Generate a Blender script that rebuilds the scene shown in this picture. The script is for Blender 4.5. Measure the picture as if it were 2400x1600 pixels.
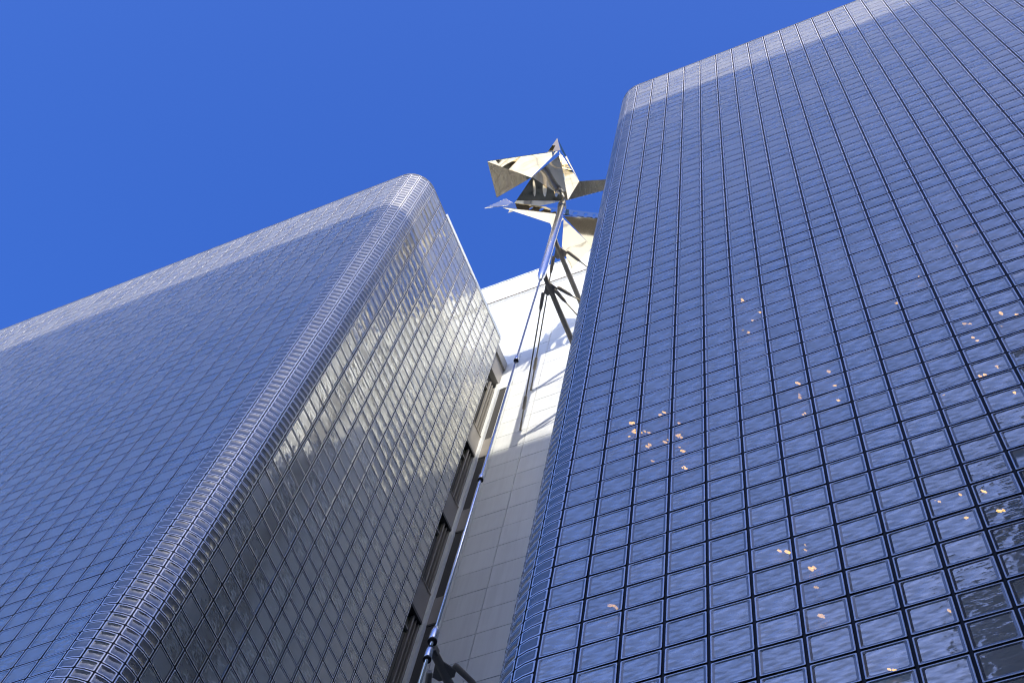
import bpy, bmesh, math, random
import numpy as np
from mathutils import Matrix, Vector

random.seed(7)
rng = np.random.default_rng(7)
scene = bpy.context.scene
for o in list(bpy.data.objects):
    bpy.data.objects.remove(o)

# ------------------------------------------------------------------ units
# everything is laid out in facade modules (one glass block + joint = 0.45 m); W() turns modules into metres
M = 0.45
ZOFF = 70.389
def W(x, y, z):
    return (x * M, y * M, (z + ZOFF) * M + 1.6)
def WV(p):
    return Vector(W(*p))
GROUND = -ZOFF - 1.6 / M            # ground level in modules

# ------------------------------------------------------------------ camera
F_PX = 3425.18                       # focal length for a 2400 px wide picture
RC = np.array([[0.9172, 0.3816, 0.1155], [-0.3176, 0.8740, -0.3671], [-0.2411, 0.3003, 0.9229]])
CAMPOS = (9.5627, -16.0777, -70.389)
def ortho(w):
    R0c2 = np.array([435, -1450, 3000.]); R0c2 /= np.linalg.norm(R0c2)
    d = np.array([2695, 6066, 3000.]); d -= d @ R0c2 * R0c2; d /= np.linalg.norm(d)
    R0 = np.stack([np.cross(d, R0c2), d, R0c2], 1)
    th = np.linalg.norm(w); k = w / th
    K = np.array([[0, -k[2], k[1]], [k[2], 0, -k[0]], [-k[1], k[0], 0]])
    return (np.eye(3) + math.sin(th) * K + (1 - math.cos(th)) * K @ K) @ R0
RC = ortho(np.array([-.0739, -.0046, -.0238]))
cam_data = bpy.data.cameras.new('camera')
cam = bpy.data.objects.new('camera', cam_data)
scene.collection.objects.link(cam)
cam_data.sensor_fit = 'HORIZONTAL'
cam_data.sensor_width = 36.0
cam_data.lens = F_PX / 2400 * 36.0
cam_data.clip_start = 0.1
cam_data.clip_end = 3000
cm = Matrix.Identity(4)
for i in range(3):
    cm[i][0] = RC[0][i]; cm[i][1] = -RC[1][i]; cm[i][2] = -RC[2][i]
    cm[i][3] = W(*CAMPOS)[i]
cam.matrix_world = cm
scene.camera = cam
def project(P):                      # modules -> photo pixels (2400 x 1600), used only to rank blocks by apparent size
    q = (np.asarray(P, float) - np.array(CAMPOS)) @ RC.T
    return 1200 + F_PX * q[..., 0] / q[..., 2], 800 + F_PX * q[..., 1] / q[..., 2]

# ------------------------------------------------------------------ world, sun, exposure
SUN_EL = math.radians(24.6)
TO_SUN = Vector((0.5 * math.cos(SUN_EL), -0.866 * math.cos(SUN_EL), math.sin(SUN_EL)))
world = bpy.data.worlds.new('World'); scene.world = world
world.use_nodes = True
wn = world.node_tree.nodes; wl = world.node_tree.links
wn.clear()
wout = wn.new('ShaderNodeOutputWorld'); wbg = wn.new('ShaderNodeBackground')
sky = wn.new('ShaderNodeTexSky'); sky.sky_type = 'NISHITA'; sky.sun_disc = False
sky.sun_elevation = SUN_EL
sky.sun_rotation = math.atan2(TO_SUN.x, TO_SUN.y)
sky.altitude = 0; sky.air_density = 1.0; sky.dust_density = 2.2; sky.ozone_density = 3.0
wbg.inputs['Strength'].default_value = 0.15
whs = wn.new('ShaderNodeHueSaturation'); whs.inputs['Hue'].default_value = .523; whs.inputs['Saturation'].default_value = 1.33; whs.inputs['Value'].default_value = 1.27
wl.new(sky.outputs[0], whs.inputs['Color']); wl.new(whs.outputs[0], wbg.inputs['Color']); wl.new(wbg.outputs[0], wout.inputs['Surface'])
sun_data = bpy.data.lights.new('sun', 'SUN'); sun_data.energy = 2.15; sun_data.angle = math.radians(0.53)
sun_data.color = (1.0, 0.90, 0.74)
sun = bpy.data.objects.new('sun', sun_data); scene.collection.objects.link(sun)
sun.rotation_euler = TO_SUN.to_track_quat('Z', 'Y').to_euler()
scene.view_settings.view_transform = 'Standard'
scene.view_settings.look = 'None'
scene.view_settings.exposure = 1.0
scene.view_settings.gamma = 1.0
scene.view_settings.use_curve_mapping = False
scene.cycles.max_bounces = 8
scene.cycles.transparent_max_bounces = 12
scene.cycles.use_denoising = True
scene.cycles.filter_width = 1.15
scene.cycles.caustics_reflective = False
scene.cycles.sample_clamp_indirect = 4.0

# ------------------------------------------------------------------ materials
def mat(name, color=(.5, .5, .5), rough=.5, metal=0.0, spec=0.5):
    m = bpy.data.materials.new(name); m.use_nodes = True
    b = m.node_tree.nodes['Principled BSDF']
    b.inputs['Base Color'].default_value = (*color, 1); b.inputs['Roughness'].default_value = rough
    b.inputs['Metallic'].default_value = metal; b.inputs['Specular IOR Level'].default_value = spec
    return m
def N(m, t, **kw):
    n = m.node_tree.nodes.new(t)
    for k, v in kw.items():
        if k in n.inputs: n.inputs[k].default_value = v
        else: setattr(n, k, v)
    return n
def link(m, a, b):
    m.node_tree.links.new(a, b)
def vary(m, scale=3.0, amount=.15, coord='Object', rough_amt=.0, bump=0.0, detail=5.0):
    """gentle mottling of colour, gloss and relief"""
    nt = m.node_tree; b = nt.nodes['Principled BSDF']
    tc = N(m, 'ShaderNodeTexCoord'); nz = N(m, 'ShaderNodeTexNoise', Scale=scale, Detail=detail, Roughness=.6)
    link(m, tc.outputs[coord], nz.inputs['Vector'])
    col = list(b.inputs['Base Color'].default_value)
    mr = N(m, 'ShaderNodeMapRange'); link(m, nz.outputs['Fac'], mr.inputs['Value'])
    mr.inputs['From Min'].default_value = .25; mr.inputs['From Max'].default_value = .75
    mr.inputs['To Min'].default_value = 1 - amount; mr.inputs['To Max'].default_value = 1 + amount
    hs = N(m, 'ShaderNodeHueSaturation'); hs.inputs['Color'].default_value = col
    link(m, mr.outputs[0], hs.inputs['Value']); link(m, hs.outputs[0], b.inputs['Base Color'])
    if rough_amt:
        r0 = b.inputs['Roughness'].default_value
        m2 = N(m, 'ShaderNodeMapRange'); link(m, nz.outputs['Fac'], m2.inputs['Value'])
        m2.inputs['To Min'].default_value = max(0, r0 - rough_amt); m2.inputs['To Max'].default_value = r0 + rough_amt
        link(m, m2.outputs[0], b.inputs['Roughness'])
    if bump:
        bp = N(m, 'ShaderNodeBump', Strength=bump, Distance=.01); link(m, nz.outputs['Fac'], bp.inputs['Height'])
        link(m, bp.outputs[0], b.inputs['Normal'])
    return m

def glass_material(name, refl0, body_col, trans_mix, streak, rough):
    """pressed glass block face: rippled reflecting skin over a body that is part milky, part clear"""
    m = bpy.data.materials.new(name); m.use_nodes = True
    nt = m.node_tree; nt.nodes.clear()
    out = N(m, 'ShaderNodeOutputMaterial')
    uv = N(m, 'ShaderNodeUVMap', uv_map='UVMap')
    mp = N(m, 'ShaderNodeMapping'); mp.inputs['Rotation'].default_value = (0, 0, math.radians(-38)); mp.inputs['Scale'].default_value = (3.0, 9.0, 1)
    link(m, uv.outputs[0], mp.inputs['Vector'])
    att = N(m, 'ShaderNodeAttribute', attribute_name='rnd'); oi = N(m, 'ShaderNodeObjectInfo')
    add = N(m, 'ShaderNodeMath', operation='ADD'); link(m, att.outputs['Fac'], add.inputs[0]); link(m, oi.outputs['Random'], add.inputs[1])
    fr = N(m, 'ShaderNodeMath', operation='FRACT'); link(m, add.outputs[0], fr.inputs[0])
    seed = N(m, 'ShaderNodeMath', operation='MULTIPLY'); link(m, fr.outputs[0], seed.inputs[0]); seed.inputs[1].default_value = .8
    n1 = N(m, 'ShaderNodeTexNoise', noise_dimensions='4D', Scale=1.0, Detail=1.6, Roughness=.5)
    link(m, mp.outputs[0], n1.inputs['Vector']); link(m, seed.outputs[0], n1.inputs['W'])
    mp2 = N(m, 'ShaderNodeMapping'); mp2.inputs['Scale'].default_value = (2.2, 2.2, 1); link(m, uv.outputs[0], mp2.inputs['Vector'])
    n2 = N(m, 'ShaderNodeTexNoise', noise_dimensions='4D', Scale=1.0, Detail=2.0)
    link(m, mp2.outputs[0], n2.inputs['Vector']); link(m, fr.outputs[0], n2.inputs['W'])
    hm = N(m, 'ShaderNodeMath', operation='MULTIPLY_ADD'); link(m, n1.outputs['Fac'], hm.inputs[0]); hm.inputs[1].default_value = .4
    link(m, n2.outputs['Fac'], hm.inputs[2])
    bp = N(m, 'ShaderNodeBump', Strength=streak, Distance=.03); link(m, hm.outputs[0], bp.inputs['Height'])
    rs = N(m, 'ShaderNodeMath', operation='POWER'); link(m, fr.outputs[0], rs.inputs[0]); rs.inputs[1].default_value = .35
    r2 = N(m, 'ShaderNodeMath', operation='MULTIPLY'); link(m, rs.outputs[0], r2.inputs[0]); r2.inputs[1].default_value = streak * 1.3; link(m, r2.outputs[0], bp.inputs['Strength'])
    fz = N(m, 'ShaderNodeFresnel', IOR=1.52); link(m, bp.outputs[0], fz.inputs['Normal'])
    mr = N(m, 'ShaderNodeMapRange'); link(m, fz.outputs[0], mr.inputs['Value'])
    mr.inputs['From Min'].default_value = .04; mr.inputs['From Max'].default_value = 1.0
    mr.inputs['To Min'].default_value = refl0; mr.inputs['To Max'].default_value = .76
    sk = N(m, 'ShaderNodeMapRange'); link(m, n1.outputs['Fac'], sk.inputs['Value'])
    sk.inputs['From Min'].default_value = .36; sk.inputs['From Max'].default_value = .64
    sk.inputs['To Min'].default_value = 1 - streak * 2.2; sk.inputs['To Max'].default_value = 1 + streak * 2.2
    mk = N(m, 'ShaderNodeMath', operation='MULTIPLY', use_clamp=True); link(m, mr.outputs[0], mk.inputs[0]); link(m, sk.outputs[0], mk.inputs[1]); mr = mk
    gl = N(m, 'ShaderNodeBsdfGlossy', Roughness=rough); gl.inputs['Color'].default_value = (1.0, .97, .84, 1); link(m, bp.outputs[0], gl.inputs['Normal'])
    df = N(m, 'ShaderNodeBsdfDiffuse')
    bv = N(m, 'ShaderNodeMapRange'); link(m, fr.outputs[0], bv.inputs['Value']); bv.inputs['To Min'].default_value = .75; bv.inputs['To Max'].default_value = 1.3
    hs = N(m, 'ShaderNodeHueSaturation'); hs.inputs['Color'].default_value = (*body_col, 1); link(m, bv.outputs[0], hs.inputs['Value']); link(m, hs.outputs[0], df.inputs['Color'])
    link(m, bp.outputs[0], df.inputs['Normal'])
    tr = N(m, 'ShaderNodeBsdfTransparent'); tr.inputs['Color'].default_value = (.80, .86, .95, 1)
    tf = N(m, 'ShaderNodeMapRange'); link(m, fr.outputs[0], tf.inputs['Value'])
    tf.inputs['To Min'].default_value = max(0, trans_mix - .15); tf.inputs['To Max'].default_value = min(1, trans_mix + .15)
    mx = N(m, 'ShaderNodeMixShader'); link(m, tf.outputs[0], mx.inputs[0]); link(m, df.outputs[0], mx.inputs[1]); link(m, tr.outputs[0], mx.inputs[2])
    g2 = N(m, 'ShaderNodeBsdfGlossy', Roughness=.6); g2.inputs['Color'].default_value = (1, 1, .98, 1); link(m, bp.outputs[0], g2.inputs['Normal'])
    gw = N(m, 'ShaderNodeMapRange'); link(m, fr.outputs[0], gw.inputs['Value']); gw.inputs['From Min'].default_value = 1.0; gw.inputs['From Max'].default_value = 0.0; gw.inputs['To Min'].default_value = .06; gw.inputs['To Max'].default_value = .27
    gm = N(m, 'ShaderNodeMixShader'); link(m, gw.outputs[0], gm.inputs[0]); link(m, gl.outputs[0], gm.inputs[1]); link(m, g2.outputs[0], gm.inputs[2]); gl = gm
    mx2 = N(m, 'ShaderNodeMixShader'); link(m, mr.outputs[0], mx2.inputs[0]); link(m, mx.outputs[0], mx2.inputs[1]); link(m, gl.outputs[0], mx2.inputs[2])
    link(m, mx2.outputs[0], out.inputs['Surface'])
    return m

MAT = {}
MAT['glass'] = glass_material('pressed_glass', .42, (.36, .36, .31), .28, .17, .07)
MAT['band'] = glass_material('smooth_glass_border', .20, (.08, .09, .11), .3, .03, .08)
MAT['corner_glass'] = glass_material('curved_glass', .20, (.15, .16, .17), .25, .08, .06)
MAT['rim'] = mat('silvered_glass_edge', (.95, .95, .96), .38, 0.5, .9)
MAT['joint'] = mat('dark_metal_joint', (.025, .025, .027), .55, 0, .25)
MAT['white'] = vary(mat('white_metal_panel', (.79, .84, .86), .38, 0, .5), .8, .035, 'Object', .06)
def weather(m):
    nt = m.node_tree; b_ = nt.nodes['Principled BSDF']; src = b_.inputs['Base Color'].links[0].from_socket
    oi = N(m, 'ShaderNodeObjectInfo'); tc = N(m, 'ShaderNodeNewGeometry'); mp = N(m, 'ShaderNodeMapping'); mp.inputs['Scale'].default_value = (5, 5, .35)
    link(m, tc.outputs['Position'], mp.inputs['Vector']); nz = N(m, 'ShaderNodeTexNoise', Scale=1.0, Detail=5.0, Roughness=.65); link(m, mp.outputs[0], nz.inputs['Vector'])
    a = N(m, 'ShaderNodeMapRange'); link(m, nz.outputs['Fac'], a.inputs['Value']); a.inputs['From Min'].default_value = .42; a.inputs['From Max'].default_value = .75
    a.inputs['To Min'].default_value = 1.0; a.inputs['To Max'].default_value = .90
    c = N(m, 'ShaderNodeMapRange'); link(m, oi.outputs['Random'], c.inputs['Value']); c.inputs['To Min'].default_value = .955; c.inputs['To Max'].default_value = 1.03
    mu = N(m, 'ShaderNodeMath', operation='MULTIPLY'); link(m, a.outputs[0], mu.inputs[0]); link(m, c.outputs[0], mu.inputs[1])
    hs = N(m, 'ShaderNodeHueSaturation'); link(m, src, hs.inputs['Color']); link(m, mu.outputs[0], hs.inputs['Value']); link(m, hs.outputs[0], b_.inputs['Base Color'])
weather(MAT['white'])
MAT['gap'] = mat('panel_joint_backing', (.04, .04, .04), .8)
MAT['mirror'] = None
MAT['steel'] = mat('polished_steel_tube', (.80, .81, .83), .24, 1.0)
MAT['strut'] = vary(mat('bronze_painted_steel', (.40, .365, .31), .5, .1, .5), 6, .12)
MAT['cable'] = mat('steel_cable', (.18, .17, .14), .4, .8)
MAT['black'] = mat('black_rubber', (.02, .02, .02), .5)
MAT['concrete'] = vary(mat('interior_concrete', (.35, .34, .33), .8), 2, .1)
MAT['blind'] = vary(mat('pale_glowing_blind', (.50, .50, .58), .8), .6, .1)
bb = MAT['blind'].node_tree.nodes['Principled BSDF']; bb.inputs['Emission Color'].default_value = (1, .85, .75, 1); bb.inputs['Emission Strength'].default_value = .04  # faint glow of the blind stands in for lamplight in the rooms
MAT['dark_wall'] = mat('dark_interior_wall', (.06, .055, .06), .8)
MAT['stone'] = vary(mat('grey_stone', (.30, .29, .28), .7), 2, .12)
MAT['frame'] = mat('taupe_metal_frame', (.26, .25, .23), .4, .2)
MAT['spandrel'] = vary(mat('taupe_spandrel_panel', (.27, .255, .235), .45, .1), 1.5, .05)
MAT['pane'] = mat('green_tinted_pane', (.035, .045, .025), .06, 0, 1.0)
MAT['asphalt'] = vary(mat('asphalt', (.05, .05, .052), .85), 3, .25)
MAT['paving'] = vary(mat('pavement_slabs', (.28, .27, .25), .8), 3, .15)
MAT['brick'] = vary(mat('dark_brown_brick', (.30, .23, .18), .8), .9, .3)
MAT['opp_wall'] = vary(mat('grey_beige_cladding', (.42, .38, .32), .7), .4, .1)
MAT['opp_glass'] = mat('dark_window_glass', (.03, .035, .04), .08, 0, .8)
m = bpy.data.materials.new('warm_lamp_glint'); m.use_nodes = True
b = m.node_tree.nodes['Principled BSDF']; b.inputs['Base Color'].default_value = (1, .7, .4, 1)
b.inputs['Emission Color'].default_value = (1, .50, .06, 1); b.inputs['Emission Strength'].default_value = 3.6
MAT['lamp_glint'] = m
# mirror polished plates with a slight oil-can waviness
m = mat('mirror_polished_steel', (.86, .76, .58), .06, 1.0); MAT['mirror'] = m
tc = N(m, 'ShaderNodeTexCoord'); nz = N(m, 'ShaderNodeTexNoise', Scale=1.3, Detail=1.0)
bp = N(m, 'ShaderNodeBump', Strength=.22, Distance=.06)
link(m, tc.outputs['Object'], nz.inputs['Vector']); link(m, nz.outputs['Fac'], bp.inputs['Height'])
link(m, bp.outputs[0], m.node_tree.nodes['Principled BSDF'].inputs['Normal'])

# ------------------------------------------------------------------ object helpers
COL = scene.collection
def tag(o, label=None, cat=None, group=None, kind=None):
    if label: o['label'] = label
    if cat: o['category'] = cat
    if group: o['group'] = group
    if kind: o['kind'] = kind
    return o
def thing(name, loc, label, cat, group=None):
    o = bpy.data.objects.new(name, None); COL.objects.link(o); o.location = loc
    return tag(o, label, cat, group)
def mesh_obj(name, verts, faces, mats, parent=None, mat_idx=None, loc=None, smooth=False):
    me = bpy.data.meshes.new(name); me.from_pydata([tuple(v) for v in verts], [], faces)
    for mm in (mats if isinstance(mats, (list, tuple)) else [mats]): me.materials.append(mm)
    if mat_idx is not None: me.polygons.foreach_set('material_index', mat_idx)
    if smooth: me.polygons.foreach_set('use_smooth', [True] * len(me.polygons))
    me.update()
    return place(name, me, parent, loc)
def place(name, me, parent=None, loc=None, rotz=0.0):
    o = bpy.data.objects.new(name, me); COL.objects.link(o)
    if parent is not None:
        o.parent = parent
        o.matrix_parent_inverse = Matrix.Translation(-Vector(parent_world(parent)))
    if loc is not None: o.location = loc
    o.rotation_euler[2] = rotz
    return o
def parent_world(p):
    v = Vector(p.location)
    return v
BOXF = [(0, 3, 2, 1), (4, 5, 6, 7), (0, 1, 5, 4), (1, 2, 6, 5), (2, 3, 7, 6), (3, 0, 4, 7)]
def boxv(x0, x1, y0, y1, z0, z1):
    return [(x0, y0, z0), (x1, y0, z0), (x1, y1, z0), (x0, y1, z0), (x0, y0, z1), (x1, y0, z1), (x1, y1, z1), (x0, y1, z1)]
def box(name, x0, x1, y0, y1, z0, z1, mt, parent=None, centre=True):
    """a box given in modules"""
    a = Vector(W(x0, y0, z0)); c = Vector(W(x1, y1, z1)); o = (a + c) / 2
    h = (c - a) / 2
    return mesh_obj(name, boxv(-h.x, h.x, -h.y, h.y, -h.z, h.z), BOXF, mt, parent, loc=o)
def tube_data(pts, radii, seg=14, caps=True):
    """surface of revolution along a poly-line (metres)"""
    pts = [Vector(p) for p in pts]; vs = []; fs = []
    for i, p in enumerate(pts):
        d = (pts[min(i + 1, len(pts) - 1)] - pts[max(i - 1, 0)]).normalized()
        up = Vector((0, 0, 1)) if abs(d.z) < .9 else Vector((1, 0, 0))
        a = d.cross(up).normalized(); b2 = d.cross(a)
        for k in range(seg):
            t = 2 * math.pi * k / seg
            vs.append(p + (a * math.cos(t) + b2 * math.sin(t)) * radii[i])
    for i in range(len(pts) - 1):
        for k in range(seg):
            k2 = (k + 1) % seg
            fs.append((i * seg + k, i * seg + k2, (i + 1) * seg + k2, (i + 1) * seg + k))
    if caps:
        fs.append(tuple(range(seg - 1, -1, -1))); fs.append(tuple((len(pts) - 1) * seg + k for k in range(seg)))
    return vs, fs
def tube(name, pts, radii, mt, parent=None, seg=14, smooth=True):
    """poly-line and radii in modules"""
    P = [WV(p) for p in pts]; o = P[0].copy()
    vs, fs = tube_data([p - o for p in P], [r * M for r in radii], seg)
    ob = mesh_obj(name, vs, fs, mt, parent, loc=o)
    if smooth:
        ob.data.polygons.foreach_set('use_smooth', [len(p.vertices) == 4 for p in ob.data.polygons])
    return ob

# ------------------------------------------------------------------ ground
def sheet(name, x0, x1, y0, y1, z, mt):
    o = mesh_obj(name, [(x0, y0, 0), (x1, y0, 0), (x1, y1, 0), (x0, y1, 0)], [(0, 1, 2, 3)], mt, loc=(0, 0, z))
    return tag(o, kind='structure')
sheet('ground', -900, 900, -900, 900, -.02, MAT['paving'])
sheet('road', -300, 300, -8.0, -4.0, -.012, MAT['asphalt'])
for nm, y0, y1 in (('pavement', -4.0, .2), ('pavement', -8.9, -8.0)):
    o = mesh_obj(nm, boxv(-120, 120, y0, y1, -.02, .12), BOXF, MAT['paving']); tag(o, kind='structure')

# ------------------------------------------------------------------ glass block meshes
R_CORNER = 1.58
LA = R_CORNER * math.pi / 2
TOPZ = 18.9
def outline(hw, hh, c, nb):
    us = list(np.linspace(-hw + c, hw - c, nb))
    return [(u, -hh) for u in us] + [(hw, -hh + c), (hw, hh - c)] + [(u, hh) for u in reversed(us)] + [(-hw, hh - c), (-hw, -hh + c)]
def block_geom(hw, hh, nb, rim, band, c0, cut):
    """rings from the hidden back edge over a silvered bead to the sunken pressed face; returns (u, v, n), faces, material, uv"""
    rings = [(outline(hw, hh, c0, nb), -.075), (outline(hw, hh, c0, nb), .0), (outline(hw - rim * .45, hh - rim * .45, c0, nb), .0015),
             (outline(hw - rim, hh - rim, c0 * 1.2, nb), .000), (outline(hw - rim - band, hh - rim - band, c0 * 1.5 + cut, nb), -.008)]
    V = []; Fc = []; Mi = []
    n = len(rings[0][0])
    for ol, d in rings:
        V += [(u, v, d) for u, v in ol]
    for r in range(len(rings) - 1):
        mi = 3 if r == 0 else (1 if r < 3 else 2)
        for k in range(n):
            k2 = (k + 1) % n
            Fc.append((r * n + k, r * n + k2, (r + 1) * n + k2, (r + 1) * n + k)); Mi.append(mi)
    b = (len(rings) - 1) * n
    for i in range(nb - 1):
        Fc.append((b + i, b + i + 1, b + nb + 2 + (nb - 2 - i), b + nb + 2 + (nb - 1 - i))); Mi.append(0)
    Fc.append((b + nb - 1, b + nb, b + nb + 1, b + nb + 2)); Mi.append(0)
    Fc.append((b, b + n - 3, b + n - 2, b + n - 1)); Mi.append(0)
    UV = [(u / (2 * hw) + .5, v / (2 * hw) + .5) for u, v, d in V]
    return V, Fc, Mi, UV
FLAT = block_geom(.462, .461, 2, .030, .050, .018, .012)
CORN = block_geom(LA / 8 - .026, .25 - .026, 3, .042, .020, .020, .030)
GLASS_MATS = [MAT['glass'], MAT['rim'], MAT['band'], MAT['joint']]
CORNER_MATS = [MAT['corner_glass'], MAT['rim'], MAT['band'], MAT['joint']]
def bend(u, n):                      # wrap a corner block on its arc, centred on the block; returns local x, y
    t = u / R_CORNER; r = R_CORNER + n
    return r * math.sin(t), -(r * math.cos(t) - R_CORNER)
def block_mesh(name, geom, curved):
    V, Fc, Mi, UV = geom
    vs = []
    for u, v, d in V:
        x, y = bend(u, d) if curved else (u, -d)
        vs.append((x * M, y * M, v * M))
    me = bpy.data.meshes.new(name); me.from_pydata(vs, [], Fc)
    for mm in (CORNER_MATS if curved else GLASS_MATS): me.materials.append(mm)
    me.polygons.foreach_set('material_index', Mi)
    ul = me.uv_layers.new(name='UVMap')
    ul.data.foreach_set('uv', [c for lp in me.loops for c in UV[lp.vertex_index]])
    if curved: me.polygons.foreach_set('use_smooth', [mi in (0, 2) for mi in Mi])
    me.update(); return me
ME_FLAT = block_mesh('glass_block', FLAT, False)
ME_CORN = block_mesh('corner_block', CORN, True)
def merged_blocks(name, geom, curved, plist, parent):
    """the blocks that are too many or too small to pick apart, as one mesh"""
    V, Fc, Mi, UV = geom
    base = np.array([(*(bend(u, d) if curved else (u, -d)), v) for u, v, d in V]); nv = len(V)
    panel = np.array([d < .0 for u, v, d in V])
    allv = []; rn = []
    for (x, y, z, a) in plist:
        q = base.copy()
        ta, tb = rng.normal(0, .0035, 2)
        q[:, 1] += ta * base[:, 0] + tb * base[:, 2]
        ca, sa = math.cos(a), math.sin(a)
        w = np.empty_like(q)
        w[:, 0] = (x + q[:, 0] * ca - q[:, 1] * sa) * M; w[:, 1] = (y + q[:, 0] * sa + q[:, 1] * ca) * M
        w[:, 2] = (z + q[:, 2] + ZOFF) * M + 1.6
        allv.append(w); rn.append(rng.random())
    vs = np.concatenate(allv); k = len(plist)
    loops_per = [len(f) for f in Fc]; flat = np.array([i for f in Fc for i in f])
    me = bpy.data.meshes.new(name)
    me.vertices.add(len(vs)); me.vertices.foreach_set('co', vs.ravel())
    li = (flat[None, :] + (np.arange(k) * nv)[:, None]).ravel()
    me.loops.add(len(li)); me.loops.foreach_set('vertex_index', li)
    st1 = np.cumsum([0] + loops_per[:-1]); L1 = sum(loops_per)
    me.polygons.add(k * len(Fc))
    me.polygons.foreach_set('loop_start', (st1[None, :] + (np.arange(k) * L1)[:, None]).ravel().astype(np.int32))
    for mm in (CORNER_MATS if curved else GLASS_MATS): me.materials.append(mm)
    me.polygons.foreach_set('material_index', np.tile(np.array(Mi), k).astype(np.int32))
    me.update(calc_edges=True)
    ul = me.uv_layers.new(name='UVMap'); uvb = np.array([UV[i] for i in flat])
    ul.data.foreach_set('uv', np.tile(uvb, (k, 1)).ravel().astype(np.float32))
    at = me.attributes.new('rnd', 'FLOAT', 'FACE'); at.data.foreach_set('value', np.repeat(rn, len(Fc)).astype(np.float32))
    if curved: me.polygons.foreach_set('use_smooth', np.tile(np.array([mi in (0, 2) for mi in Mi]), k))
    me.validate()
    o = place(name, me, parent, loc=(0, 0, 0)); o['kind'] = 'stuff'
    return o

# facade paths: s -> x, y, heading of the facade's own rightward direction
XM = -16.08                          # where the left tower's flat front ends and its rounded corner begins
def path_left(s):
    if s <= 0: return XM + s, 0.0, 0.0
    if s < LA:
        t = s / R_CORNER; return XM + R_CORNER * math.sin(t), R_CORNER - R_CORNER * math.cos(t), t
    return XM + R_CORNER, R_CORNER + s - LA, math.pi / 2
def path_right(s):
    if s >= 0: return s, 0.0, 0.0
    if s > -LA:
        t = -s / R_CORNER; return -R_CORNER * math.sin(t), R_CORNER - R_CORNER * math.cos(t), -t
    return -R_CORNER, R_CORNER - s - LA, -math.pi / 2
def px_area(x, y, z, a, hw, hh):
    ca, sa = math.cos(a), math.sin(a)
    P = np.array([(x + sx * hw * ca, y + sx * hw * sa, z + sz * hh) for sx, sz in ((-1, -1), (1, -1), (1, 1), (-1, 1))])
    nrm = np.array([sa, -ca, 0]); view = np.array(CAMPOS) - np.array([x, y, z])
    if nrm @ view <= 0: return 0
    u, v = project(P)
    uc, vc = u.mean(), v.mean()
    if not (-10 < uc < 2410 and -10 < vc < 1610): return 0
    return abs(sum(u[i] * v[(i + 1) % 4] - u[(i + 1) % 4] * v[i] for i in range(4))) / 2

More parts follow.
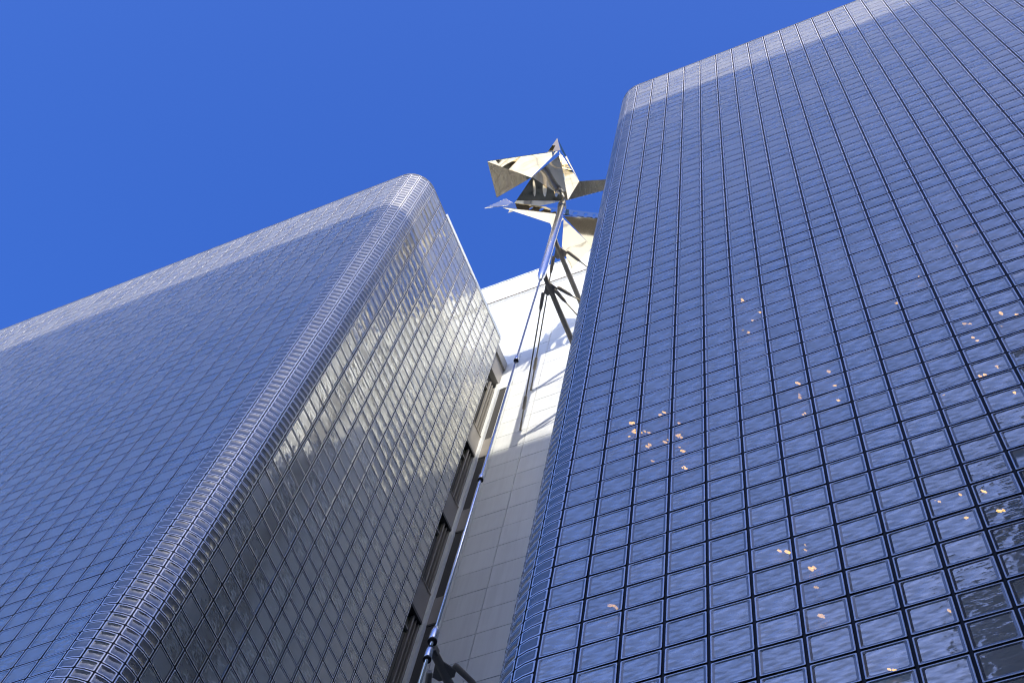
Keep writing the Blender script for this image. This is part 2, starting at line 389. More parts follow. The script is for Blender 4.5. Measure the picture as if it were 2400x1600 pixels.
def build_tower(path, flat_spans, corner_span, zbot, root):
    """flat_spans: list of (first s, number of blocks); rows run from the roof down to zbot"""
    rows = list(range(zbot, 19))     # row k spans z = k .. k+1
    flats = []; corns = []
    for s0, nblk in flat_spans:
        for i in range(nblk):
            x, y, a = path(s0 + i + .5)
            for k in rows: flats.append((x, y, k + .5 - (.05 if k == 18 else 0), a))
    for j in range(4):
        x, y, a = path(corner_span + (j + .5) * LA / 4)
        for k in rows:
            for h in (0, 1): corns.append((x, y, k + .25 + .5 * h - (.03 if k == 18 and h else 0), a))
    for lst, geom, me, nm, curved, hw, hh in ((flats, FLAT, ME_FLAT, 'glass_block', False, .462, .461), (corns, CORN, ME_CORN, 'corner_block', True, LA / 8, .25)):
        ar = [px_area(*p, hw, hh) for p in lst]
        order = sorted(range(len(lst)), key=lambda i: -ar[i])
        pick = set(i for i in order[:300] if ar[i] > 0)
        for i in sorted(pick):
            x, y, z, a = lst[i]
            o = place(nm, me, root, loc=W(x, y, z), rotz=a)
            o.rotation_euler[0] = random.gauss(0, .006); o.rotation_euler[2] += random.gauss(0, .006)
        merged_blocks('distant_' + nm + 's', geom, curved, [lst[i] for i in range(len(lst)) if i not in pick], root)
    # joints: a thin bar in every gap, standing back from the glass
    ss = sorted(set([round(s0 + i, 4) for s0, nblk in flat_spans for i in range(nblk + 1)]))
    for s in ss + [corner_span + LA / 2]:
        x, y, a = path(s); wd = .036
        h = (TOPZ - zbot) / 2
        o = mesh_obj('vertical_joint', boxv(-wd * M, wd * M, .03 * M, .11 * M, -h * M, h * M), BOXF, MAT['joint'], root, loc=W(x, y, zbot + h)); o.rotation_euler[2] = a
    for j in (1, 3):
        x, y, a = path(corner_span + j * LA / 4); h = (TOPZ - zbot) / 2
        o = mesh_obj('vertical_joint', boxv(-.02 * M, .02 * M, .035 * M, .10 * M, -h * M, h * M), BOXF, MAT['joint'], root, loc=W(x, y, zbot + h)); o.rotation_euler[2] = a
    def strip(s_list, hz, d0, d1):
        vs = []; fs = []
        for s in s_list:
            x, y, a = path(s); nx, ny = math.sin(a), -math.cos(a)
            for d, dz in ((d0, -hz), (d0, hz), (d1, hz), (d1, -hz)):
                vs.append(((x - nx * d) * M, (y - ny * d) * M, dz * M))
        for i in range(len(s_list) - 1):
            for k in range(4):
                k2 = (k + 1) % 4; fs.append((i * 4 + k, (i + 1) * 4 + k, (i + 1) * 4 + k2, i * 4 + k2))
        fs.append((0, 1, 2, 3)); e = (len(s_list) - 1) * 4; fs.append((e + 3, e + 2, e + 1, e))
        me = bpy.data.meshes.new('horizontal_joint'); me.from_pydata(vs, [], fs); me.materials.append(MAT['joint']); me.update(); return me
    smin, smax = ss[0], ss[-1]
    arc = [corner_span + LA * i / 12 for i in range(13)]
    full = [s for s in (smin, smax) if s < arc[0] - 1e-6] + arc + [s for s in (smin, smax) if s > arc[-1] + 1e-6]
    me_h = strip(full, .036, .032, .106); me_t = strip(arc, .016, .036, .10)
    for k in range(zbot, 19):
        place('horizontal_joint', me_h, root, loc=(0, 0, W(0, 0, k)[2]))
        place('corner_joint', me_t, root, loc=(0, 0, W(0, 0, k + .5)[2]))
    me_cap = strip(full, .05, -.01, .16)
    o = place('coping', me_cap, root, loc=(0, 0, W(0, 0, TOPZ + .04)[2]))
    o.data.materials[0] = MAT['frame']

ZB = -50
# ------------------------------------------------------------------ left tower
XS = XM + R_CORNER                   # plane of the left tower's inner side, -14.5
left = thing('glass_tower', W(-33, 0, GROUND), 'left glass block tower, its shaded front and sunlit side meeting in a rounded corner', 'building')
build_tower(path_left, [(-36, 36), (LA, 11)], 0.0, ZB, left)
box('base_wall', XM - 36, XS - .4, .3, 12.4, GROUND, ZB - .02, MAT['stone'], left)
box('rear_wall', XM - 36, XS - .25, 12.3, 12.56, ZB, 18.3, MAT['spandrel'], left)
box('end_wall', XM - 36.4, XM - 36.03, .2, 12.56, ZB, 18.8, MAT['stone'], left)
for zf in (12.6, 5.2, -3.6, -12.4, -21.2, -30, -38.8, -47.6):
    box('floor_slab', XM - 35.8, XS - .9, .9, 12.2, zf - .35, zf + .35, MAT['concrete'], left)
box('glowing_blind', XM - 35.6, XM + .9, .62, .68, ZB, 12.2, MAT['blind'], left)
box('interior_wall', XS - 4.2, XS - 4.0, 1.8, 12.2, ZB, 12.2, MAT['dark_wall'], left)
box('parapet', XS - .30, XS - .12, 3.6, 12.66, 18.3, 19.95, MAT['white'], left)
# ------------------------------------------------------------------ right tower
right = thing('glass_tower', W(11, 0, GROUND), 'right glass block tower filling the right half, blue sky mirrored in its front', 'building')
build_tower(path_right, [(-LA - 8, 8), (0, 24)], -LA, ZB, right)
box('base_wall', -R_CORNER + .4, 24, .3, 9.4, GROUND, ZB - .02, MAT['stone'], right)
box('rear_wall', -R_CORNER + .25, 24, 9.3, 9.56, ZB, 18.3, MAT['spandrel'], right)
box('end_wall', 24.03, 24.4, .2, 9.56, ZB, 18.8, MAT['stone'], right)
for zf in (12.6, 5.2, -3.6, -12.4, -21.2, -30, -38.8, -47.6):
    box('floor_slab', -R_CORNER + .9, 23.8, .9, 9.2, zf - .35, zf + .35, MAT['concrete'], right)
box('glowing_blind', -.9, 23.8, .62, .68, -27.5, 12.2, MAT['blind'], right)
box('glowing_blind', -.9, 7.6, .62, .68, ZB, -27.52, MAT['blind'], right)
box('interior_wall', .3, 23.8, 6.0, 6.2, ZB, 12.2, MAT['dark_wall'], right)

# glowing beads standing in for lamp glints refracted in the blocks: (column, row) in modules, in loose bunches
bm = bmesh.new(); bmesh.ops.create_icosphere(bm, subdivisions=1, radius=1.0)
ME_GLINT = bpy.data.meshes.new('lamp_glint'); bm.to_mesh(ME_GLINT); bm.free(); ME_GLINT.materials.append(MAT['lamp_glint'])
GLINTS = [(1.54, -30.83, 0.057), (1.48, -30.85, 0.046), (1.63, -30.86, 0.044), (1.71, -31.84, 0.054), (1.53, -31.75, 0.03), (1.53, -31.55, 0.043), (2.68, -31.01, 0.031), (2.58, -30.9, 0.052), (2.59, -30.83, 0.046), (2.62, -30.88, 0.053), (2.47, -30.92, 0.045), (2.65, -31.76, 0.03), (2.67, -32.11, 0.04), (2.59, -31.68, 0.043), (2.02, -31.75, 0.039), (2.1, -31.99, 0.057), (2.15, -31.93, 0.046), (2.05, -31.67, 0.036), (2.2, -32.76, 0.05), (2.17, -33.03, 0.045), (2.13, -32.84, 0.055), (2.16, -32.82, 0.053), (2.1, -32.81, 0.035), (2.24, -33.78, 0.047), (2.33, -33.91, 0.037), (2.36, -33.67, 0.043), (2.29, -33.83, 0.028), (2.93, -31.69, 0.059), (3.07, -31.95, 0.049), (3.14, -31.9, 0.038), (3.17, -32.11, 0.038), (3.13, -31.81, 0.055), (3.05, -32.72, 0.058), (3.07, -32.78, 0.05), (3.14, -32.93, 0.059), (3.06, -32.76, 0.025), (3.06, -32.86, 0.026), (3.2, -33.74, 0.047), (3.2, -33.86, 0.057), (3.19, -33.71, 0.042), (3.1, -33.55, 0.026), (3.17, -33.86, 0.035), (3.26, -34.88, 0.036), (3.22, -34.88, 0.036), (3.2, -34.88, 0.026), (3.19, -34.68, 0.036), (3.3, -35.01, 0.033), (0.87, -31.42, 0.028), (0.77, -31.34, 0.049), (0.95, -31.84, 0.059), (1.67, -31.54, 0.056), (1.67, -31.42, 0.029), (1.67, -31.38, 0.053), (1.93, -31.72, 0.053), (1.82, -31.39, 0.037), (1.95, -31.72, 0.053), (1.9, -31.72, 0.04), (1.85, -31.63, 0.057), (2.66, -32.91, 0.054), (2.58, -32.63, 0.045), (2.74, -32.82, 0.026), (5.29, -23.53, 0.043), (5.21, -23.81, 0.033), (5.32, -23.86, 0.035), (5.24, -23.65, 0.057), (5.49, -25.77, 0.056), (5.51, -25.82, 0.042), (5.59, -25.99, 0.033), (5.62, -25.92, 0.027), (5.56, -25.81, 0.029), (5.17, -26.39, 0.037), (5.31, -26.66, 0.054), (5.34, -26.74, 0.057), (5.34, -26.24, 0.025), (5.2, -26.16, 0.027), (5.7, -25.39, 0.043), (5.76, -25.27, 0.054), (5.79, -25.04, 0.027), (5.78, -25.3, 0.026), (7.61, -31.76, 0.036), (7.52, -31.73, 0.048), (7.51, -31.55, 0.032), (7.53, -31.69, 0.044), (7.55, -31.52, 0.028), (6.65, -31.9, 0.048), (6.51, -31.71, 0.027), (6.6, -31.8, 0.047), (7.5, -32.96, 0.04), (7.62, -32.79, 0.034), (7.5, -32.58, 0.033), (7.59, -32.78, 0.036), (7.65, -32.78, 0.055), (6.61, -32.83, 0.053), (6.59, -32.59, 0.053), (6.61, -32.64, 0.045), (7.67, -33.54, 0.042), (7.61, -33.78, 0.043), (7.55, -33.55, 0.038), (6.62, -33.97, 0.026), (6.74, -33.95, 0.049), (6.68, -33.92, 0.028), (6.11, -40.91, 0.029), (6.19, -40.79, 0.027), (6.15, -41.03, 0.054), (6.18, -41.01, 0.034), (6.13, -40.84, 0.039), (5.59, -40.71, 0.044), (5.73, -40.88, 0.033), (5.77, -40.86, 0.059), (5.62, -40.89, 0.045), (6.31, -41.85, 0.039), (6.34, -41.88, 0.042), (6.24, -41.87, 0.058), (6.24, -41.78, 0.03), (6.32, -41.86, 0.043), (6.38, -42.77, 0.052), (6.3, -42.68, 0.046), (6.23, -42.66, 0.056), (6.35, -43.87, 0.038), (6.32, -43.89, 0.036), (6.31, -43.8, 0.06), (6.24, -43.81, 0.041), (11.42, -31.46, 0.05), (11.51, -31.49, 0.051), (11.53, -31.57, 0.033), (11.44, -31.74, 0.049), (11.57, -31.58, 0.033), (12.44, -31.52, 0.047), (12.42, -31.55, 0.058), (12.43, -31.62, 0.031), (12.26, -32.38, 0.028), (12.29, -32.37, 0.037), (12.21, -32.29, 0.025), (11.46, -32.8, 0.028), (11.47, -32.54, 0.042), (11.52, -32.82, 0.056), (11.54, -32.82, 0.04), (10.29, -35.28, 0.058), (10.19, -35.36, 0.052), (10.22, -35.41, 0.048), (10.29, -35.22, 0.051), (10.34, -35.3, 0.044), (9.78, -40.61, 0.027), (9.75, -40.8, 0.051), (9.76, -40.58, 0.03), (10.32, -40.75, 0.029), (10.28, -40.78, 0.037), (10.26, -40.68, 0.044), (10.24, -40.71, 0.036), (9.76, -41.65, 0.031), (9.72, -41.63, 0.039), (9.78, -41.74, 0.027), (10.5, -41.77, 0.034), (10.48, -41.66, 0.037), (10.41, -41.74, 0.052), (12.41, -23.95, 0.03), (12.55, -23.95, 0.045), (12.63, -24.14, 0.049), (12.54, -23.97, 0.039), (12.2, -25.7, 0.055), (12.22, -25.34, 0.031), (12.17, -25.82, 0.038), (12.09, -25.74, 0.041), (12.06, -25.55, 0.036), (12.89, -23.97, 0.044), (12.96, -23.47, 0.048), (12.97, -23.89, 0.047), (12.99, -24.08, 0.033), (12.94, -24.07, 0.032), (1.54, -41.09, 0.057), (1.53, -40.94, 0.035), (1.49, -40.9, 0.041), (1.62, -41.09, 0.026), (1.45, -40.86, 0.042), (1.61, -41.06, 0.055), (1.56, -41.03, 0.055), (1.46, -40.91, 0.05), (11.49, -35.11, 0.032), (11.34, -35.04, 0.049), (11.31, -35.08, 0.053), (11.22, -35.03, 0.05), (11.26, -35.03, 0.027), (11.7, -34.85, 0.026), (11.62, -34.71, 0.04), (11.69, -34.73, 0.034), (11.75, -34.67, 0.038), (11.79, -36.48, 0.032), (11.81, -36.43, 0.041), (11.79, -36.54, 0.031), (11.77, -36.49, 0.026), (9.2, -40.48, 0.031), (9.26, -40.51, 0.036), (9.29, -40.62, 0.033), (8.81, -44.87, 0.059), (8.82, -44.89, 0.042), (8.84, -44.95, 0.037), (7.45, -46.26, 0.035), (7.6, -46.37, 0.053), (7.55, -46.34, 0.045), (12.78, -31.74, 0.037), (12.77, -32.01, 0.059), (12.72, -31.85, 0.026), (10.78, -27.04, 0.042), (10.72, -27.13, 0.037), (10.81, -26.89, 0.037), (10.08, -28.13, 0.026), (9.9, -28.32, 0.058), (9.98, -28.27, 0.055), (9.98, -28.3, 0.037)]
for (x, z, r) in GLINTS[::2]:
    o = place('lamp_glint', ME_GLINT, right, loc=W(x, .40, z)); o.scale = (r * M * 1.5, r * M * .6, r * M * .8)
    o.rotation_euler = (random.random(), random.random(), random.random())

# ------------------------------------------------------------------ white panelled rear building
YW = 14.2
rear = thing('panelled_building', W(-10, YW, GROUND), 'white panelled rear wall in the gap between the two glass towers', 'building')
box('core', -24, 8, YW + .05, YW + 14, GROUND, 37.6, MAT['gap'], rear)
zj = [37.75, 35.66, 33.54]
zlow = [32.58, 30.12, 28.14, 26.16, 24.2, 22.22]
while zlow[-1] > -34: zlow.append(zlow[-1] - 1.973)
spans = [(zj[1], zj[0]), (zj[2], zj[1])] + [(zlow[i + 1], zlow[i]) for i in range(len(zlow) - 1)]
xj = [-13.79 + 1.98 * k for k in range(-5, 8)]
G = .015
PANEL_CACHE = {}
def panel(x0, x1, z0, z1, parent):
    key = (round(x1 - x0, 3), round(z1 - z0, 3))
    if key not in PANEL_CACHE:
        hx, hz = (x1 - x0) / 2 - G, (z1 - z0) / 2 - G; c = .01
        vs = [(sx * hx * M, .05 * M, sz * hz * M) for sx, sz in ((-1, -1), (1, -1), (1, 1), (-1, 1))] + [(sx * hx * M, c * M, sz * hz * M) for sx, sz in ((-1, -1), (1, -1), (1, 1), (-1, 1))] + \
             [(sx * (hx - c) * M, 0, sz * (hz - c) * M) for sx, sz in ((-1, -1), (1, -1), (1, 1), (-1, 1))]
        fs = []
        for r in (0, 4):
            for k in range(4): fs.append((r + k, r + (k + 1) % 4, r + 4 + (k + 1) % 4, r + 4 + k))
        fs.append((8, 9, 10, 11))
        me = bpy.data.meshes.new('panel'); me.from_pydata(vs, [], fs); me.materials.append(MAT['white']); me.update(); PANEL_CACHE[key] = me
    o = place('panel', PANEL_CACHE[key], parent, loc=W((x0 + x1) / 2, YW + random.gauss(0, .002), (z0 + z1) / 2))
    o.rotation_euler = (random.gauss(0, .0012), 0, random.gauss(0, .0012))
WX0, WX1 = -14.62, -14.08            # right-hand window slot in the rear wall
for (z0, z1) in spans:
    for k in range(len(xj) - 1):
        x0, x1 = xj[k], xj[k + 1]
        if z0 < 14.9 and x1 < -13: continue            # the window strip takes over here
        if x0 > -2: continue
        panel(x0, x1, z0, z1, rear)
box('panel', -14.07, -13.79 - G, YW, YW + .05, -34, 15.0, MAT['white'], rear)
box('lintel', -15.8, -13.79 - G, YW - .004, YW + .05, 14.32, 15.04, MAT['white'], rear)
box('panel', -15.75, -13.79 - G, YW + .002, YW + .05, 15.06, 16.33, MAT['white'], rear)
box('panel', .08, 8, YW, YW + .05, -34, 37.74, MAT['white'], rear)
box('coping', -24.1, 8.1, YW - .06, YW + .5, 37.75, 37.85, MAT['white'], rear)
# ventilation slot near the top: dark head, fine raking slats
box('vent_back', -18.3, 0, YW + .30, YW + .34, 32.58, 33.54, MAT['gap'], rear)
vent = box('vent_head', -18.3, 0, YW - .02, YW + .3, 33.44, 33.53, MAT['strut'], rear)
vs = []; fs = []
x = -18.25
while x < -2:
    b0 = len(vs); vs += [W(*p) for p in boxv(x, x + .05, YW + .02, YW + .26, 32.6, 33.42)]
    for i in range(4): vs[b0 + 4 + i] = (vs[b0 + 4 + i][0] + .10 * M, vs[b0 + 4 + i][1], vs[b0 + 4 + i][2])
    fs += [tuple(b0 + i for i in f) for f in BOXF]; x += .115
o = mesh_obj('vent_slats', vs, fs, MAT['white'], rear, loc=(0, 0, 0)); o['kind'] = 'stuff'
# window strip turning the inner corner: side windows on x = -14.78, front windows in the wall plane
XI = -14.78
box('side_wall_core', -17, XI - .32, 12.58, YW + .04, -34, 18.2, MAT['gap'], rear)
WIN = [(6.85, 14.32), (-1.95, 4.48), (-10.8, -4.27), (-19.6, -13.12), (-28.4, -21.9)]
SPA = [(4.48, 6.85), (-4.27, -1.95), (-13.12, -10.8), (-21.9, -19.6), (-34, -28.4)]
for (z0, z1) in SPA:
    s = box('spandrel', XI - .3, XI, 12.60, 14.02, z0, z1, MAT['spandrel'], rear)
    box('sill', XI - .1, XI + .05, 12.62, 14.0, z1 + .01, z1 + .07, MAT['strut'], rear)
    box('window_head', XI - .3, XI + .03, 12.62, 14.0, z0 - .22, z0 - .01, MAT['black'], rear)
    box('spandrel', WX0, WX1 - .01, YW + .01, YW + .1, z0, z1, MAT['spandrel'], rear)
    box('window_head', WX0, WX1 - .01, YW + .012, YW + .3, z0 - .16, z0 - .01, MAT['black'], rear)
for (z0, z1) in WIN:
    w = box('window', XI - .30, XI - .26, 12.60, 14.02, z0 + .08, z1 - .23, MAT['pane'], rear)
    for y0, y1 in ((12.6, 12.7), (13.42, 13.52), (13.70, 13.75), (13.92, 14.02)):
        box('frame', XI - .25, XI - .08, y0, y1, z0 + .08, z1 - .23, MAT['frame'], w)
    box('transom', XI - .255, XI - .14, 12.71, 13.41, z1 - 1.5, z1 - 1.38, MAT['frame'], w)
    w = box('window', WX0, WX1 - .01, YW + .30, YW + .34, z0, z1 - .17, MAT['pane'], rear)
    box('frame', WX0, WX0 + .12, YW + .1, YW + .29, z0, z1 - .17, MAT['frame'], w)
    box('frame', WX0 + .16, WX0 + .20, YW + .16, YW + .29, z0, z1 - .17, MAT['frame'], w)
    box('window_blind', WX0 + .21, WX1 - .12, YW + .27, YW + .285, z0 + .02, z0 + (z1 - z0) * .72, MAT['white'], w)
    box('reveal', WX1 - .07, WX1 - .012, YW + .01, YW + .29, z0, z1 - .17, MAT['white'], w)
zc = 14.9
while zc > -34:
    z1 = zc; z0 = zc - 3.3; zc = z0
    box('corner_post', -14.84, -14.63, 14.02, YW + .2, z0 + .012, z1, MAT['white'], rear)
box('fascia', XI - 1.5, XI + .03, 12.60, 14.16, 15.06, 17.35, MAT['spandrel'], rear)
box('fascia_cap', XI - 1.5, XI + .16, 12.60, 14.17, 17.37, 18.5, MAT['frame'], rear)

# ------------------------------------------------------------------ wind sculpture
MX, MY = -7.9, 6.35
sc = thing('wind_sculpture', W(MX, MY, GROUND), 'mirror steel wind sculpture of folded plates on a mast held off the white wall', 'sculpture')
tube('mast', [(MX, MY, 7.55), (MX, MY, 7.62), (MX, MY, 8.3), (MX, MY, 9.3), (MX, MY, 23.0), (MX, MY, 23.4)], [.06, .10, .22, .24, .24, .19], MAT['steel'], sc, 24)
tube('spindle', [(MX, MY, 23.3), (MX, MY, 24.9)], [.10, .10], MAT['steel'], sc, 16)
tube('rod', [(MX, MY, -44), (MX, MY, 7.7)], [.055, .055], MAT['steel'], sc, 16)
def collar(z, r=.11, h=.5):
    c = tube('collar', [(MX, MY, z), (MX, MY, z + .08), (MX, MY, z + h * .7), (MX, MY, z + h)], [r, r * 1.05, r, r * .7], MAT['steel'], sc, 16)
    tube('gasket', [(MX, MY, z - .06), (MX, MY, z + .02)], [r * 1.1, r * 1.1], MAT['black'], c, 16)
collar(-4.45); collar(-17.3); collar(-30.25, .13, .7); collar(-29.2, .15, .8)
collar(-42.5)
def slab(name, pts, parent, th=.035, holes=None, mt=None):
    """a folded sheet's facet: polygon (modules) with thickness, away from the camera"""
    P = [WV(p) for p in pts]; n = (P[1] - P[0]).cross(P[2] - P[0]).normalized()
    cpos = WV(CAMPOS)
    if n.dot(cpos - P[0]) < 0: P.reverse(); n = -n
    o = sum(P, Vector()) / len(P); k = len(P)
    vs = [p - o for p in P] + [p - o - n * th * M for p in P]
    fs = [tuple(range(k)), tuple(range(2 * k - 1, k - 1, -1))] + [(i, i + k, (i + 1) % k + k, (i + 1) % k) for i in range(k)]
    return mesh_obj(name, vs, fs, mt or MAT['mirror'], parent, loc=o)
V1 = {'a': (-11.35, 1.77, 22.33), 'bA': (-7.15, 3.25, 24.59), 'c': (-9.76, 4.53, 25.71), 'a2': (-11.72, 2.08, 23.98), 'c2': (-9.38, 4.13, 23.85), 'd': (-12.14, 4.64, 24.11), 'K1': (-6.93, 3.3, 23.48), 'K2': (-7.66, 6.46, 23.95), 'K3': (-11.9, 5.95, 24.41), 'K4': (-9.19, 4.0, 23.29), 'b': (-6.61, 2.76, 21.92), 'Rr': (-6.58, 5.67, 24.58), 'K2e': (-8.03, 6.95, 25.99), 'RrF': (-6.5, 5.56, 24.1), 'K2F': (-7.62, 6.41, 23.73), 'W1': (-4.08, 6.5, 24.83), 'W2': (-4.26, 6.98, 24.76), 'T': (-6.89, 2.44, 24.72), 'TL': (-7.88, 3.11, 24.81), 'bT': (-7.05, 3.34, 25.06), 'T2': (-6.53, 2.09, 22.77), 'Rr2': (-7.03, 6.28, 27.23), 'b2': (-6.8, 3.17, 23.93)}
V2 = {'u1': (-12.89, 4.74, 22.88), 'u2': (-11.94, 5.24, 25.57), 'u3': (-11.33, 5.71, 25.02), 'v1': (-11.2, 4.64, 20.58), 'v2': (-8.28, 6.63, 21.9), 'v3': (-9.17, 7.28, 22.88), 'b1': (-9.76, 5.5, 21.88), 'b2': (-4.86, 7.96, 21.54), 'b3': (-4.91, 8.11, 21.41), 'o1': (-8.29, 7.32, 23.62), 'o2': (-5.52, 9.13, 25.33), 'o3': (-7.45, 10.29, 24.58), 't1': (-8.06, 7.12, 22.04), 't3': (-9.57, 11.53, 25.43), 't4': (-9.2, 9.28, 23.65), 'g1': (-9.3, 7.86, 23.31)}
ME_RIVET = None
def rivets(poly, parent, n=9):
    """bolt heads along a plate's edges"""
    global ME_RIVET
    if ME_RIVET is None:
        bmm = bmesh.new(); bmesh.ops.create_icosphere(bmm, subdivisions=1, radius=.035 * M)
        ME_RIVET = bpy.data.meshes.new('bolt'); bmm.to_mesh(ME_RIVET); bmm.free(); ME_RIVET.materials.append(MAT['steel'])
    P = [WV(p) for p in poly]
    c = sum(P, Vector()) / len(P)
    for i in range(len(P) - 1):
        for j in range(n):
            q = P[i].lerp(P[i + 1], (j + .5) / n); q = q.lerp(c, .03)
            o = bpy.data.objects.new('bolt', ME_RIVET); COL.objects.link(o); o.parent = parent
            o.matrix_parent_inverse = Matrix.Translation(-Vector(parent.location))
            o.location = q
up = mesh_obj('upper_rotor', *tube_data([(0, 0, 0), (0, 0, .5 * M)], [.16 * M, .16 * M], 14), MAT['steel'], sc, loc=W(MX, MY, 24.0))
lo = mesh_obj('lower_rotor', *tube_data([(0, 0, 0), (0, 0, .5 * M)], [.30 * M, .30 * M], 14), MAT['steel'], sc, loc=W(MX, MY, 22.2))
for f in (('a', 'bA', 'c'), ('a2', 'c2', 'd'), ('K1', 'K4', 'K2'), ('K4', 'K3', 'K2'), ('b', 'Rr', 'K2e'), ('RrF', 'W1', 'W2', 'K2F'), ('T', 'bT', 'TL'), ('T2', 'Rr2', 'b2')):
    slab('plate', [V1[k] for k in f], up)
for f in (('u1', 'u2', 'u3'), ('v1', 'v2', 'v3'), ('o1', 'o2', 'o3'), ('t1', 'o3', 't3', 't4'), ('v3', 'v2', 't1', 'g1')):
    slab('plate', [V2[k] for k in f], lo)
rivets([V2['u3'], V2['u2'], V2['u1'], V2['u3']], lo, 6)
rivets([V1['K2F'], V1['W2']], up, 12)
rivets([V1['a'], V1['bA']], up, 9)
def holed_beam(name, A0, A1, B0, B1, holes, parent, th=.06):
    """flat bar between edge A0-A1 and edge B0-B1 (modules), pierced by round holes"""
    A0, A1, B0, B1 = (WV(p) for p in (A0, A1, B0, B1))
    n = (A1 - A0).cross(B0 - A0).normalized() * th * M; o = (A0 + A1 + B0 + B1) / 4
    def at(s, v): return A0.lerp(A1, s).lerp(B0.lerp(B1, s), v) - o
    vs = []; fs = []
    cuts = [0.0]
    for h, w in holes: cuts += [h - w * .62, h + w * .62]
    cuts.append(1.0)
    def quad(a, b3, c, d): fs.append((a, b3, c, d))
    for side in (0, 1):
        off = n * (-.5 if side == 0 else .5)
        for i in range(len(cuts) - 1):
            s0, s1 = cuts[i], cuts[i + 1]
            if i % 2 == 0:
                b0 = len(vs); vs.extend([at(s0, 0) + off, at(s1, 0) + off, at(s1, 1) + off, at(s0, 1) + off]); fs.append((b0, b0 + 1, b0 + 2, b0 + 3) if side else (b0 + 3, b0 + 2, b0 + 1, b0))
            else:
                sm = (s0 + s1) / 2; hw = (s1 - s0) / 2 / 1.24; b0 = len(vs)
                for k in range(16):
                    t_ = 2 * math.pi * k / 16; c_, s_ = math.cos(t_), math.sin(t_); q = max(abs(c_), abs(s_))
                    vs.append(at(sm + (s1 - s0) / 2 * c_ / q, .5 + .5 * s_ / q) + off)
                for k in range(16):
                    t_ = 2 * math.pi * k / 16; vs.append(at(sm + hw * math.cos(t_), .5 + .36 * math.sin(t_)) + off)
                for k in range(16):
                    k2 = (k + 1) % 16; f = (b0 + k, b0 + k2, b0 + 16 + k2, b0 + 16 + k); fs.append(f if side else f[::-1])
    return mesh_obj(name, vs, fs, MAT['mirror'], parent, loc=o)
holed_beam('beam', (-11.456, 5.025, 21.98), (-5.01, 8.295, 21.942), (-11.274, 5.315, 23.926), (-5.125, 8.384, 23.401), [(.22, .028), (.32, .038), (.43, .046), (.64, .046), (.74, .036), (.82, .028), (.89, .022)], lo)
# struts, clevis forks, stay cables
def clevis(p, d, parent, L=1.15, r=.115):
    d = Vector(d).normalized(); p = Vector(p)
    q = [p, p + d * .08, p + d * L * .75, p + d * L * .92, p + d * L]
    return tube('clevis', [tuple(v) for v in q], [r * .75, r, r * .9, r * .5, r * .3], MAT['strut'], parent, 12)
STRUTS = [(15.8, 6.62), (9.1, 6.62), (-29.5, 6.5)]
CABLES = [((MX, 7.5, 15.8), (-12.23, YW, 12.25)), ((MX, 7.5, 15.8), (-3.55, YW, 15.7)), ((MX, 7.5, 9.1), (-12.25, YW, 6.46)), ((MX, 7.5, 9.1), (-3.55, YW, 11.7)), ((MX, 7.5, 9.1), (-5.0, YW, 7.8)),
          ((MX, 7.2, -29.5), (-12.25, YW, -30.0)), ((MX, 7.2, -29.5), (-3.55, YW, -31.5))]
for z, y0 in STRUTS:
    s = tube('strut', [(MX, y0, z), (MX, y0 + .12, z), (MX, y0 + .8, z), (MX, 9.5, z), (MX, 13.4, z), (MX, YW, z)], [.10, .15, .15, .17, .15, .12], MAT['strut'], sc, 16)
    vs = []
    hy = .34
    for zz in (z - .03, z + .03):
        vs += [W(*p, zz) for p in ((MX - .13, y0 + .5), (MX + .13, y0 + .5), (MX + .44, y0 + .98), (MX + .28, y0 + 1.2), (MX - .28, y0 + 1.2), (MX - .44, y0 + .98))]
    oo = Vector(W(MX, y0 + .6, z)); vs = [Vector(v) - oo for v in vs]
    fs = [(5, 4, 3, 2, 1, 0), (6, 7, 8, 9, 10, 11)] + [(i, (i + 1) % 6, (i + 1) % 6 + 6, i + 6) for i in range(6)]
    mesh_obj('gusset', vs, fs, MAT['strut'], s, loc=oo)
    box('clamp', MX - .15, MX + .15, MY + .1, MY + .34, z - .14, z + .14, MAT['strut'], s)
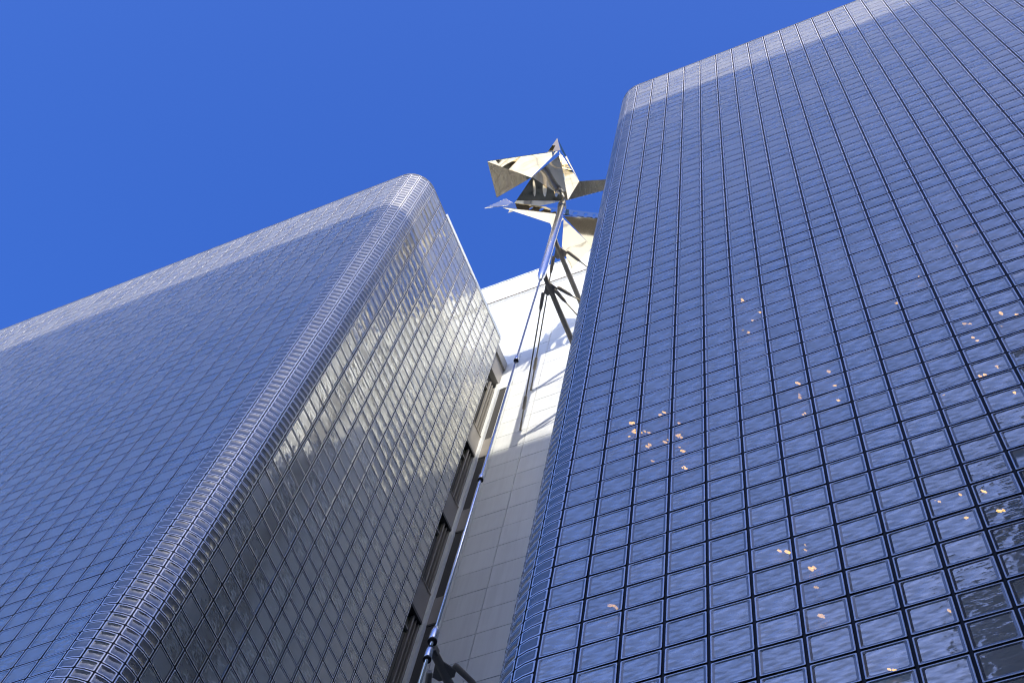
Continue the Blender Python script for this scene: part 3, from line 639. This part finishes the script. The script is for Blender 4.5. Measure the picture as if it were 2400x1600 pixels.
for a, b2 in CABLES:
    A = Vector(a); B = Vector(b2); d = (B - A).normalized(); sx = .45 if B.x > A.x else -.45
    if abs(B.x + 5.0) < .01: sx = .2
    A = A + Vector((sx, .05, 0)); d = (B - A).normalized()
    c = tube('cable', [tuple(A), tuple(B)], [.042, .042], MAT['cable'], sc, 8)
    clevis(A, d, c)
    L = (B - A).length
    if B.x < MX:
        t0 = A + d * L * .80
        tube('turnbuckle', [tuple(t0 - d * .45), tuple(t0 - d * .35), tuple(t0 + d * .35), tuple(t0 + d * .45)], [.04, .10, .10, .04], MAT['strut'], c, 10)
    tube('wall_anchor', [tuple(B - d * .5), tuple(B)], [.06, .06], MAT['strut'], c, 8)

# ------------------------------------------------------------------ the building across the street (throws the shade line, seen in reflections)
YO = -88.0
ZO = 11.8 + (-YO / .866) * math.tan(SUN_EL)
opp = thing('office_building', W(50, YO, GROUND), 'beige office block across the street, behind the camera', 'building')
box('wall', -30, 130, YO - 30, YO, GROUND, ZO, MAT['opp_wall'], opp)
box('coping', -30.2, 130.2, YO - 30, YO + .4, ZO - .9, ZO - .001, MAT['opp_wall'], opp)
me_win = None
for r in range(10):
    for c in range(20):
        x0 = -26 + c * 7.7; z1 = ZO - 3.5 - r * 9
        if me_win is None:
            w = box('window', x0, x0 + 5.2, YO - .02, YO + .12, z1 - 5, z1, MAT['opp_glass'], opp); me_win = w.data
        else:
            place('window', me_win, opp, loc=W(x0 + 2.6, YO + .05, z1 - 2.5))

# unseen brick block, added with steps shaped to darken the right tower's lowest reflections
brk = thing('added_brick_building', W(30, -20, GROUND), 'unseen dark brown stepped brick block across the street, added for its reflection', 'building')
for x0, x1, z1 in ((8.2, 11.2, -14), (11.2, 15.2, -5), (15.2, 60, 4.0)):
    box('wall', x0 + .01, x1, -40, -20, GROUND, z1, MAT['brick'], brk)
    box('coping', x0 + .01, x1, -20.01, -19.7, z1 - .8, z1 - .1, MAT['stone'], brk)
me_w2 = None
for c in range(13):
    for r in range(9):
        x0 = 7.9 + c * 4; z1 = (-15 if x0 < 10 else -6 if x0 < 14 else 2.5) - r * 7
        if me_w2 is None:
            w = box('window', x0, x0 + 2.6, -20.02, -19.85, z1 - 4, z1, MAT['opp_glass'], brk); me_w2 = w.data
        else:
            place('window', me_w2, brk, loc=W(x0 + 1.3, -19.935, z1 - 2))
